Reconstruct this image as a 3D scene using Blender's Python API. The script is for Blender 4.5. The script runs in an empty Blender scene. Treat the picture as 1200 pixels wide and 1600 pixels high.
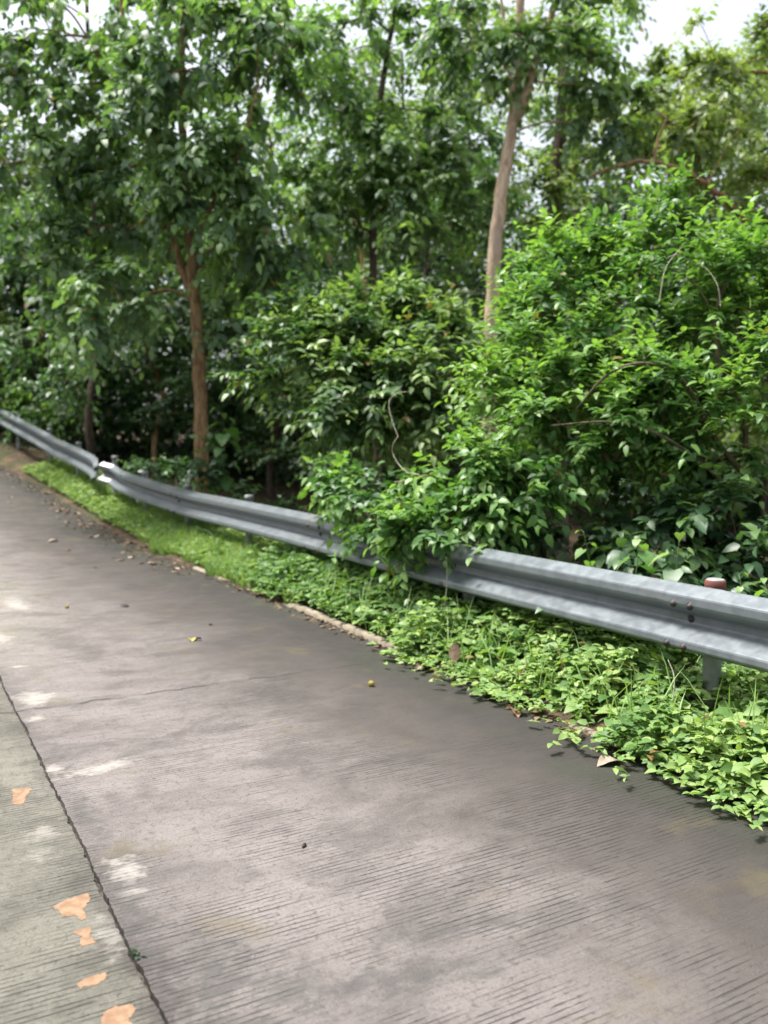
import bpy, math, random
import numpy as np

scene = bpy.context.scene
C = scene.collection
R = math.radians

# ------------------------------------------------------------------ camera
CAM_H = 1.40
FPX, PCX, PCY = 1378.0, 600.0, 800.0
PITCH, ROLL = R(4.98), R(0.41)
cam_d = bpy.data.cameras.new('camera')
cam = bpy.data.objects.new('camera', cam_d)
C.objects.link(cam)
scene.camera = cam
cam_d.sensor_fit = 'VERTICAL'
cam_d.sensor_height = 36.0
cam_d.lens = 36.0 * FPX / 1600.0
cam_d.clip_start = 0.05
cam_d.clip_end = 2000
cam.location = (0, 0, CAM_H)
from mathutils import Matrix, Vector
cam.rotation_euler = (Matrix.Rotation(R(90) - PITCH, 3, 'X') @ Matrix.Rotation(ROLL, 3, 'Z')).to_euler()
cam_d.dof.use_dof = True
cam_d.dof.focus_distance = 3.3
cam_d.dof.aperture_fstop = 2.1

# ------------------------------------------------------------------ light: bright overcast
SUN_EL, SUN_AZ = R(68), R(278)      # azimuth measured clockwise from +Y
world = bpy.data.worlds.new('World')
scene.world = world
world.use_nodes = True
wn, wl = world.node_tree.nodes, world.node_tree.links
wn.clear()
sky = wn.new('ShaderNodeTexSky')
sky.sky_type = 'NISHITA'
sky.sun_disc = False
sky.sun_elevation = SUN_EL
sky.sun_rotation = SUN_AZ
sky.air_density = 1.0
sky.dust_density = 4.0
hsv = wn.new('ShaderNodeHueSaturation')
hsv.inputs['Saturation'].default_value = 0.36
bg = wn.new('ShaderNodeBackground')
bg.inputs['Strength'].default_value = 0.062
wo = wn.new('ShaderNodeOutputWorld')
wl.new(sky.outputs['Color'], hsv.inputs['Color'])
wl.new(hsv.outputs['Color'], bg.inputs['Color'])
wl.new(bg.outputs[0], wo.inputs['Surface'])

sun_d = bpy.data.lights.new('sun', 'SUN')
sun_d.energy = 1.5
sun_d.angle = R(15)
sun_d.color = (1.0, 0.96, 0.90)
sun = bpy.data.objects.new('sun', sun_d)
C.objects.link(sun)
sdir = Vector((math.cos(SUN_EL) * math.sin(SUN_AZ), math.cos(SUN_EL) * math.cos(SUN_AZ), math.sin(SUN_EL)))
sun.rotation_euler = sdir.to_track_quat('Z', 'Y').to_euler()
sun.location = (0, 0, 30)

scene.view_settings.view_transform = 'Standard'
scene.view_settings.look = 'None'
scene.view_settings.exposure = 2.50
scene.view_settings.gamma = 1.0
scene.cycles.use_denoising = True
scene.cycles.max_bounces = 6
scene.cycles.diffuse_bounces = 4
scene.cycles.glossy_bounces = 2
scene.cycles.transmission_bounces = 3

# ------------------------------------------------------------------ road frame: t along the road, p across it (right positive)
UX, UY, NX, NY = -0.494, 0.869, 0.869, 0.494
_tk = np.array([-60, 0, 8.5, 10.3, 12.4, 14.8, 16.4, 18.4, 22, 30, 45, 90, 400.])
_zk = np.array([0, 0, 0, .02, .14, .43, 0.62, .81, 1.17, 1.9, 2.7, 4.0, 6.0])
_tt = np.arange(-60, 400, .05)
_zz = np.interp(_tt, _tk, _zk)
_kern = np.hanning(41); _kern /= _kern.sum()
_zz = np.convolve(np.pad(_zz, 20, mode='edge'), _kern, mode='valid')

def zprof(t):
    return np.interp(t, _tt, _zz)

def curve(t):
    u = np.clip(np.asarray(t, float) - 5.0, 0, None)
    return np.where(u < 22, 0.0055 * u * u, 0.0055 * 484 + (u - 22) * 0.242)

def W(t, p, z=0.0):
    """road coordinates to world; z is height above the road surface there"""
    t = np.asarray(t, float); q = np.asarray(p, float) - curve(t)
    x = NX * q + UX * t
    y = NY * q + UY * t
    return np.stack([x, y, zprof(t) + z + 0 * x], -1)

def TP(x, y):
    t = UX * x + UY * y
    return t, NX * x + NY * y + curve(t)

def gheight(x, y):
    """height of the natural ground at world x, y"""
    t, p = TP(np.asarray(x, float), np.asarray(y, float))
    z = zprof(t)
    d = np.clip(p - 3.75, 0, None)
    z = z - np.where(d < 4, 0.20 * d, 0.8 + 0.03 * (d - 4)) * np.where(d > 0, 1, 0)
    verge = np.clip((p - 2.85) / 0.25, 0, 1) * 0.03
    inroad = (p > -3.4) & (p < 2.84)
    z = z + np.where(inroad, -0.06, verge - 0.01)
    z = z + np.where(~inroad, 0.02 * np.sin(x * 3.1 + 1.3 * y) * np.cos(y * 2.3), 0)
    return z

def spot(px, py, dist):
    """world point seen at a photograph pixel at the given forward distance"""
    a = (px - PCX) / FPX; b = -(py - PCY) / FPX
    c, s = math.cos(ROLL), math.sin(ROLL)
    a, b = a * c - b * s, a * s + b * c
    dx, dy, dz = a, math.cos(PITCH) + b * math.sin(PITCH), -math.sin(PITCH) + b * math.cos(PITCH)
    k = dist / dy
    return np.array([dx * k, dist, CAM_H + dz * k])

# ------------------------------------------------------------------ node helpers and materials
def mat(name):
    m = bpy.data.materials.new(name)
    m.use_nodes = True
    m.node_tree.nodes.clear()
    return m

class NT:
    def __init__(s, m):
        s.n, s.l = m.node_tree.nodes, m.node_tree.links
    def new(s, t, **kw):
        n = s.n.new(t)
        for k, v in kw.items():
            setattr(n, k, v)
        return n
    def put(s, sock, v):
        if isinstance(v, bpy.types.NodeSocket):
            s.l.new(v, sock)
        elif v is not None:
            if hasattr(sock.default_value, '__len__') and not hasattr(v, '__len__'):
                v = (v,) * len(sock.default_value)
            elif hasattr(sock.default_value, '__len__') and len(sock.default_value) == 4 and len(v) == 3:
                v = (*v, 1)
            sock.default_value = v
    def math(s, op, a, b=None, c=None, clamp=False):
        n = s.new('ShaderNodeMath', operation=op, use_clamp=clamp)
        for i, v in enumerate((a, b, c)):
            s.put(n.inputs[i], v)
        return n.outputs[0]
    def mix(s, f, a, b, mode='MIX'):
        n = s.new('ShaderNodeMix', data_type='RGBA', blend_type=mode)
        s.put(n.inputs[0], f); s.put(n.inputs[6], a); s.put(n.inputs[7], b)
        return n.outputs[2]
    def noise(s, vec, scale, detail=3.0, rough=0.5, dist=0.0):
        n = s.new('ShaderNodeTexNoise')
        s.put(n.inputs['Vector'], vec)
        n.inputs['Scale'].default_value = scale
        n.inputs['Detail'].default_value = detail
        n.inputs['Roughness'].default_value = rough
        n.inputs['Distortion'].default_value = dist
        return n.outputs[0]
    def step(s, v, a, b, lo=0.0, hi=1.0):
        n = s.new('ShaderNodeMapRange', interpolation_type='SMOOTHSTEP')
        s.put(n.inputs[0], v); s.put(n.inputs[1], a); s.put(n.inputs[2], b)
        n.inputs[3].default_value = lo; n.inputs[4].default_value = hi
        return n.outputs[0]
    def ramp(s, v, stops):
        n = s.new('ShaderNodeValToRGB')
        e = n.color_ramp.elements
        while len(e) < len(stops):
            e.new(0.5)
        for el, (pos, col) in zip(e, stops):
            el.position = pos; el.color = (*col, 1)
        s.put(n.inputs[0], v)
        return n.outputs[0]
    def mapping(s, vec, scale=(1, 1, 1), loc=(0, 0, 0)):
        n = s.new('ShaderNodeMapping')
        s.put(n.inputs[0], vec)
        n.inputs['Location'].default_value = loc
        n.inputs['Scale'].default_value = scale
        return n.outputs[0]
    def out(s, sh):
        o = s.new('ShaderNodeOutputMaterial')
        s.l.new(sh, o.inputs['Surface'])
    def bsdf(s, col, rough=0.6, metal=0.0, normal=None, spec=0.5):
        b = s.new('ShaderNodeBsdfPrincipled')
        s.put(b.inputs['Base Color'], col)
        s.put(b.inputs['Roughness'], rough)
        s.put(b.inputs['Metallic'], metal)
        s.put(b.inputs['Specular IOR Level'], spec)
        if normal is not None:
            s.l.new(normal, b.inputs['Normal'])
        return b.outputs[0]
    def bump(s, h, strength=0.5, dist=0.01):
        b = s.new('ShaderNodeBump')
        b.inputs['Strength'].default_value = strength
        b.inputs['Distance'].default_value = dist
        s.l.new(h, b.inputs['Height'])
        return b.outputs[0]

def leaf_mat(name, old, mid, young, trans=0.35, rough=0.42, spec=0.45, dead=(0.20, 0.13, 0.05)):
    """leaf: colour runs from old dark leaf to young pale leaf by the leaf's own tint"""
    m = mat(name); t = NT(m)
    a = t.new('ShaderNodeAttribute', attribute_name='tint').outputs['Fac']
    col = t.ramp(a, [(0.0, old), (0.45, mid), (0.9, young), (0.965, young), (0.985, dead)])
    geo = t.new('ShaderNodeNewGeometry')
    tc = t.new('ShaderNodeTexCoord')
    n = t.noise(tc.outputs['Object'], 22, 2)
    col = t.mix(t.step(n, 0.3, 0.7), t.mix(1.0, col, (0.82, 0.86, 0.80), 'MULTIPLY'), col)
    under = t.mix(0.35, col, (0.16, 0.22, 0.12))
    face = t.mix(geo.outputs['Backfacing'], col, under)
    p = t.new('ShaderNodeBsdfPrincipled')
    t.put(p.inputs['Base Color'], face)
    t.put(p.inputs['Roughness'], rough)
    t.put(p.inputs['Specular IOR Level'], spec)
    tr = t.new('ShaderNodeBsdfTranslucent')
    t.put(tr.inputs['Color'], t.mix(1.0, col, (1.35, 1.5, 0.55), 'MULTIPLY'))
    mx = t.new('ShaderNodeMixShader')
    mx.inputs[0].default_value = trans
    t.l.new(p.outputs[0], mx.inputs[1]); t.l.new(tr.outputs[0], mx.inputs[2])
    t.out(mx.outputs[0])
    return m

def bark_mat(name, a, b, scale=14):
    m = mat(name); t = NT(m)
    v = t.mapping(t.new('ShaderNodeTexCoord').outputs['Object'], (1, 1, 0.28))
    n = t.noise(v, scale, 6, 0.65, 0.6)
    n2 = t.noise(t.mapping(v, (1, 1, 1), (4, 7, 2)), scale * 0.22, 3)
    col = t.mix(t.step(n, 0.35, 0.66), a, b)
    col = t.mix(t.step(n2, 0.52, 0.70), col, tuple(0.55 * x + 0.03 for x in b))
    t.out(t.bsdf(col, 0.9, normal=t.bump(n, 0.8, 0.02), spec=0.2))
    return m

M = {}
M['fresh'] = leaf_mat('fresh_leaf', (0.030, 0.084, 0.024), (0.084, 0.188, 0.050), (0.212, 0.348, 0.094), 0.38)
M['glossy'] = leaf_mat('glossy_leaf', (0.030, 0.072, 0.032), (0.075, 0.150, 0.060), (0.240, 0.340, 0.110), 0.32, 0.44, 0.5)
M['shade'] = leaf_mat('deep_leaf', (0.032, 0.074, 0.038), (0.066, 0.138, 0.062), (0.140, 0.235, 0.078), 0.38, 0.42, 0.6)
M['bluish'] = leaf_mat('bluish_leaf', (0.070, 0.130, 0.078), (0.125, 0.208, 0.112), (0.220, 0.335, 0.120), 0.46, 0.46, 0.5)
M['olive'] = leaf_mat('olive_leaf', (0.080, 0.130, 0.055), (0.150, 0.210, 0.080), (0.260, 0.320, 0.120), 0.45, 0.45, 0.6)
M['weed'] = leaf_mat('weed_leaf', (0.070, 0.150, 0.045), (0.150, 0.260, 0.075), (0.290, 0.390, 0.130), 0.32, 0.5, 0.35)
M['grass'] = leaf_mat('grass_blade', (0.110, 0.185, 0.065), (0.200, 0.310, 0.105), (0.310, 0.420, 0.170), 0.35, 0.5, 0.35)
M['pale_bark'] = bark_mat('pale_bark', (0.30, 0.205, 0.140), (0.60, 0.465, 0.345))
M['tan_bark'] = bark_mat('tan_bark', (0.15, 0.090, 0.045), (0.33, 0.215, 0.115), 20)
M['dark_bark'] = bark_mat('dark_bark', (0.040, 0.030, 0.024), (0.105, 0.078, 0.058))
M['twig'] = bark_mat('twig_bark', (0.060, 0.055, 0.030), (0.150, 0.120, 0.070), 30)
M['green_stem'] = bark_mat('green_stem', (0.060, 0.110, 0.030), (0.130, 0.180, 0.060), 30)
M['dry_twig'] = bark_mat('dry_twig', (0.28, 0.26, 0.20), (0.48, 0.45, 0.37), 30)

# ------------------------------------------------------------------ object helpers
def link(o, parent=None, **props):
    C.objects.link(o)
    if parent is not None:
        o.parent = parent
    for k, v in props.items():
        if v is not None:
            o[k] = v
    return o

def thing(name, label, cat, loc, group=None):
    o = bpy.data.objects.new(name, None)
    o.empty_display_size = 0.2
    o.location = [float(v) for v in loc]
    return link(o, None, label=label, category=cat, group=group)

def mesh_np(name, verts, faces, mats, midx=None, tint=None, smooth=True, uv=None):
    """verts (N,3); faces list of (K,n) arrays"""
    me = bpy.data.meshes.new(name)
    verts = np.asarray(verts, np.float32)
    me.vertices.add(len(verts))
    me.vertices.foreach_set('co', verts.ravel())
    faces = [np.asarray(f, np.int32) for f in faces if len(f)]
    loops = np.concatenate([f.ravel() for f in faces])
    tot = np.concatenate([np.full(len(f), f.shape[1], np.int32) for f in faces])
    start = np.concatenate([[0], np.cumsum(tot)[:-1]]).astype(np.int32)
    me.loops.add(len(loops))
    me.loops.foreach_set('vertex_index', loops)
    me.polygons.add(len(tot))
    me.polygons.foreach_set('loop_start', start)
    if midx is not None:
        me.polygons.foreach_set('material_index', np.asarray(midx, np.int32))
    me.polygons.foreach_set('use_smooth', np.full(len(tot), smooth))
    for m in (mats if isinstance(mats, (list, tuple)) else [mats]):
        me.materials.append(m)
    if tint is not None:
        at = me.attributes.new('tint', 'FLOAT', 'POINT')
        at.data.foreach_set('value', np.asarray(tint, np.float32))
    if uv is not None:
        lay = me.uv_layers.new(name='road')
        lay.data.foreach_set('uv', np.asarray(uv, np.float32)[loops].ravel())
    me.update(calc_edges=True)
    me.validate()
    return me

def obj(name, me, parent=None, **props):
    o = bpy.data.objects.new(name, me)
    return link(o, parent, **props)

def rel(v, root):
    return np.asarray(v) - np.array(root.location)

def unit(v):
    return v / np.maximum(np.linalg.norm(v, axis=-1, keepdims=True), 1e-9)

# ---- tubes
class Tubes:
    def __init__(s):
        s.v, s.f, s.n = [], [], 0
    def add(s, pts, rad, sides=6, cap=True):
        pts = np.asarray(pts, float)
        rad = np.broadcast_to(np.asarray(rad, float), (len(pts),))
        d = unit(np.gradient(pts, axis=0))
        ref = np.array([0.31, 0.17, 0.94]) if abs(d[0][2]) < 0.8 else np.array([0.93, 0.29, 0.2])
        rings = []
        for i in range(len(pts)):
            a = np.cross(d[i], ref); a /= np.linalg.norm(a) + 1e-9
            b = np.cross(d[i], a)
            ang = np.arange(sides) * 2 * math.pi / sides
            rings.append(pts[i] + rad[i] * (np.cos(ang)[:, None] * a + np.sin(ang)[:, None] * b))
        base = s.n
        s.v.append(np.concatenate(rings)); s.n += len(pts) * sides
        for i in range(len(pts) - 1):
            for k in range(sides):
                k2 = (k + 1) % sides
                s.f.append((base + i * sides + k, base + i * sides + k2, base + (i + 1) * sides + k2, base + (i + 1) * sides + k))
        if cap:
            for i0 in (base, base + (len(pts) - 1) * sides):
                for k in range(1, sides - 1, 2):
                    s.f.append((i0, i0 + k, i0 + k + 1, i0 + min(k + 2, sides - 1)) if k + 2 < sides else (i0, i0 + k, i0 + k + 1, i0 + k + 1))
    def build(s, name, m, root=None):
        v = np.concatenate(s.v)
        if root is not None:
            v = rel(v, root)
        quads = [f for f in s.f if len(set(f)) == 4]
        tris = [f[:3] for f in s.f if len(set(f)) == 3]
        return mesh_np(name, v, [quads, tris], m)

def smooth_path(pts, n=4, wob=0.0, rng=None):
    """Catmull-Rom through the points"""
    pts = np.asarray(pts, float)
    P = np.concatenate([[2 * pts[0] - pts[1]], pts, [2 * pts[-1] - pts[-2]]])
    out = []
    for i in range(1, len(P) - 2):
        for k in range(n):
            u = k / n
            a, b, c, d = P[i - 1], P[i], P[i + 1], P[i + 2]
            out.append(0.5 * ((2 * b) + (-a + c) * u + (2 * a - 5 * b + 4 * c - d) * u * u + (-a + 3 * b - 3 * c + d) * u ** 3))
    out.append(P[-2])
    out = np.array(out)
    if wob and rng is not None:
        w = rng.normal(0, wob, out.shape); w[0] = 0
        out = out + w
    return out

# ---- leaves
def T_full(w=0.46):     # eight-point leaf, folded on its midrib, tip drooping
    v = np.array([(0, 0, 0), (.34, 0, .0), (.70, 0, -.05), (1, 0, -.17),
                  (.24, .5 * w, .06), (.62, .40 * w, .02), (.24, -.5 * w, .06), (.62, -.40 * w, .02)])
    q = [(1, 2, 5, 4), (1, 6, 7, 2)]
    tr = [(0, 1, 4), (2, 3, 5), (0, 6, 1), (2, 7, 3)]
    return v, q, tr

def T_simple(w=0.5):
    v = np.array([(0, 0, 0), (.42, .5 * w, .07), (1, 0, -.12), (.42, -.5 * w, .07), (.45, 0, 0)])
    return v, [], [(0, 4, 1), (4, 2, 1), (0, 3, 4), (4, 3, 2)]

def T_heart(w=0.85):
    v = np.array([(.0, 0, 0), (.40, 0, -.02), (.75, 0, -.08), (1, 0, -.25),
                  (-.12, .30 * w, .07), (.18, .52 * w, .07), (.55, .38 * w, 0), (-.12, -.30 * w, .07), (.18, -.52 * w, .07), (.55, -.38 * w, 0)])
    q = [(0, 1, 5, 4), (1, 2, 6, 5), (0, 7, 8, 1), (1, 8, 9, 2)]
    tr = [(2, 3, 6), (2, 9, 3)]
    return v, q, tr

class Leaves:
    def __init__(s):
        s.p, s.d, s.n, s.l, s.t = [], [], [], [], []
    def add(s, p, d, n, l, t):
        s.p.append(p); s.d.append(d); s.n.append(n); s.l.append(l); s.t.append(t)
    def count(s):
        return sum(len(x) for x in s.l)
    def arrays(s, tmpl, root=None, flip=None):
        p = np.concatenate(s.p); d = unit(np.concatenate(s.d)); n = np.concatenate(s.n)
        l = np.concatenate(s.l); t = np.concatenate(s.t)
        n = unit(n - (n * d).sum(-1, keepdims=True) * d)
        b = np.cross(n, d)
        v, q, tr = tmpl
        V = p[:, None, :] + l[:, None, None] * (v[None, :, 0, None] * d[:, None, :] + v[None, :, 1, None] * b[:, None, :] + v[None, :, 2, None] * n[:, None, :])
        if root is not None:
            V = V - np.array(root.location)
        k = len(v)
        off = (np.arange(len(l)) * k)[:, None, None]
        Q = (np.array(q, np.int32)[None] + off).reshape(-1, 4) if len(q) else np.zeros((0, 4), np.int32)
        Tr = (np.array(tr, np.int32)[None] + off).reshape(-1, 3) if len(tr) else np.zeros((0, 3), np.int32)
        return V.reshape(-1, 3), Q, Tr, np.repeat(np.clip(t, 0, 1), k)
    def build(s, name, m, tmpl, root=None):
        V, Q, Tr, t = s.arrays(tmpl, root)
        return mesh_np(name, V, [Q, Tr], m, tint=t, smooth=True)

UP = np.array([0, 0, 1.0])

def sprays(L, rng, o, d, length, nleaf, size, tint0, droop=0.35, tilt=0.45, tint_tip=0.35, dead=0.006, pend=0.25):
    """leafy twigs: o, d, length per twig; leaves alternate left and right along each, tip leaf ahead"""
    N = len(o)
    d = unit(d)
    side = np.cross(d, UP); side = unit(side + 1e-6)
    for k in range(nleaf):
        s = (k + 0.7) / nleaf
        dd = unit(d + np.array([0, 0, -1.0]) * (droop * 1.6 * s))
        pos = o + d * (length * s)[:, None] - UP * (droop * length * s * s)[:, None]
        sg = 1.0 if k % 2 else -1.0
        last = (k == nleaf - 1)
        ld = dd * (1.0 if last else 0.55) + side * (0 if last else sg * 0.85) + rng.normal(0, 0.28, (N, 3)) - UP * (pend + rng.uniform(0, 0.3, (N, 1)))
        nn = UP + rng.normal(0, tilt, (N, 3)) + d * 0.25
        sz = size * rng.uniform(0.55, 1.1, N) * (1 - 0.25 * s)
        t = tint0 + tint_tip * (s - 0.5) + rng.normal(0, 0.10, N)
        t = np.clip(t, 0, 0.92)
        t = np.where(rng.random(N) < dead, 1.0, t)
        L.add(pos, ld, nn, sz, t)

def lobe_points(rng, lobes, shell=0.55):
    """cluster centres inside a set of ellipsoids: (centre, radii, count), with their outward directions"""
    P, D = [], []
    for c, r, n in lobes:
        c = np.asarray(c, float); r = np.asarray(r, float)
        u = unit(rng.normal(0, 1, (n, 3)))
        k = rng.uniform(shell, 1.0, (n, 1)) * rng.choice([1, 1, 1, .6], (n, 1))
        P.append(c + u * r * k); D.append(u)
    return np.concatenate(P), np.concatenate(D)

def skeleton(tubes, rng, roots, pts, r_end=0.006, r_max=0.05, bow=0.12, sides=5):
    """branches: every cluster centre grows from the nearest earlier node"""
    nodes = [np.asarray(r, float) for r in roots]
    cost = [0.0] * len(nodes)
    parent = [-1] * len(nodes)
    order = np.argsort(np.min(np.linalg.norm(pts[:, None] - np.array(nodes)[None], axis=-1), axis=1))
    for i in order:
        A = np.array(nodes)
        dist = np.linalg.norm(A - pts[i], axis=1) + 0.35 * np.array(cost) + 0.6 * np.clip(A[:, 2] - pts[i][2], 0, None)
        j = int(np.argmin(dist))
        nodes.append(pts[i]); parent.append(j)
        cost.append(cost[j] + np.linalg.norm(A[j] - pts[i]))
    cnt = [1] * len(nodes)
    for i in range(len(nodes) - 1, len(roots) - 1, -1):
        if parent[i] >= 0:
            cnt[parent[i]] += cnt[i]
    for i in range(len(roots), len(nodes)):
        j = parent[i]
        a, b = nodes[j], nodes[i]
        ln = np.linalg.norm(b - a)
        mid = (a + b) / 2 + np.array([0, 0, bow * ln]) + rng.normal(0, 0.06 * ln, 3)
        r1 = min(r_max, r_end * cnt[i] ** 0.5)
        r0 = min(r_max, r1 * 1.35)
        tubes.add(smooth_path([a, mid, b], 3), np.linspace(r0, r1, 7), sides, cap=False)

def foliage(rng, P, D, twigs, nleaf, size, tw_len, tint_base, tint_var=0.18, up=0.35, rnd=0.9, **kw):
    L = Leaves()
    n = len(P)
    base_t = tint_base + rng.normal(0, tint_var, n)
    o = np.repeat(P, twigs, 0); dd = np.repeat(D, twigs, 0)
    d = unit(dd * 0.8 + rng.normal(0, rnd, (n * twigs, 3)) * 0.7 + UP * up)
    t0 = np.repeat(base_t, twigs) + rng.normal(0, 0.08, n * twigs)
    ln = tw_len * rng.uniform(0.6, 1.25, n * twigs)
    sprays(L, rng, o + rng.normal(0, 0.05 * tw_len, o.shape), d, ln, nleaf, size, t0, **kw)
    return L

def copy_thing(src, loc, rz, sc, label, group):
    r = src.copy(); C.objects.link(r)
    r.location = [float(v) for v in loc]; r.rotation_euler = (0, 0, rz); r.scale = (sc[0], sc[0], sc[1])
    r['label'] = label
    if group:
        r['group'] = group
    for ch in src.children:
        c = ch.copy(); C.objects.link(c); c.parent = r
    return r

# ------------------------------------------------------------------ ground
def ground_mat():
    m = mat('forest_soil'); t = NT(m)
    o = t.new('ShaderNodeTexCoord').outputs['Object']
    n = t.noise(o, 3.0, 6, 0.6); n2 = t.noise(o, 26, 5, 0.65); n3 = t.noise(o, 0.5, 3)
    col = t.mix(t.step(n2, 0.35, 0.65), (0.030, 0.022, 0.015), (0.105, 0.075, 0.048))
    col = t.mix(t.step(n, 0.52, 0.66), col, (0.13, 0.085, 0.05))
    col = t.mix(t.step(n3, 0.5, 0.65, 0, 0.5), col, (0.030, 0.060, 0.018))
    t.out(t.bsdf(col, 0.95, normal=t.bump(n2, 0.9, 0.03), spec=0.2))
    return m
M['soil'] = ground_mat()

def grid_faces(nt, npp):
    i = np.arange(nt - 1)[:, None]; j = np.arange(npp - 1)[None]
    a = i * npp + j
    return np.stack([a, a + 1, a + npp + 1, a + npp], -1).reshape(-1, 4)

xs = np.unique(np.concatenate([np.linspace(-300, -30, 20), np.arange(-30, 30.01, 0.25), np.linspace(30, 300, 20)]))
ys = np.unique(np.concatenate([np.linspace(-120, -8, 14), np.arange(-8, 34.01, 0.25), np.linspace(34, 400, 24)]))
gx, gy = np.meshgrid(xs, ys, indexing='ij')
gz = gheight(gx, gy)
# keep the sheet safely under the concrete near its edges
_t, _p = TP(gx, gy)
gz = np.where((_p > -3.9) & (_p < 3.15), np.minimum(gz, zprof(_t) - 0.06), gz)
g_me = mesh_np('ground', np.stack([gx, gy, gz], -1).reshape(-1, 3), [grid_faces(len(xs), len(ys))], M['soil'])
obj('ground', g_me, kind='structure')

# verge: a strip of soil rising from the road edge to the rail and beyond it
vt = np.arange(-8, 45, 0.12); vp = np.array([2.80, 2.86, 2.95, 3.1, 3.3, 3.6, 3.9, 4.3])
vh = np.array([-0.10, -0.004, 0.015, 0.03, 0.045, 0.03, -0.02, -0.20])
VT, VP = np.meshgrid(vt, vp, indexing='ij')
VZ = np.broadcast_to(vh, VT.shape) + 0.012 * np.sin(VT * 5.3 + VP * 9) + 0.010 * np.sin(VT * 11.7 - VP * 4)
VZ = VZ + np.clip((VT - 16.2) * .06, 0, .24) * np.clip((VP - 2.95) / .35, 0, 1)
VZ[:, 0] = -0.10
v_me = mesh_np('verge', W(VT, VP, VZ).reshape(-1, 3), [grid_faces(len(vt), len(vp))], M['soil'])
obj('verge', v_me, kind='structure')

# ------------------------------------------------------------------ concrete road
JP, EP = 0.540, 2.850       # joint and right edge, across the road

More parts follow.
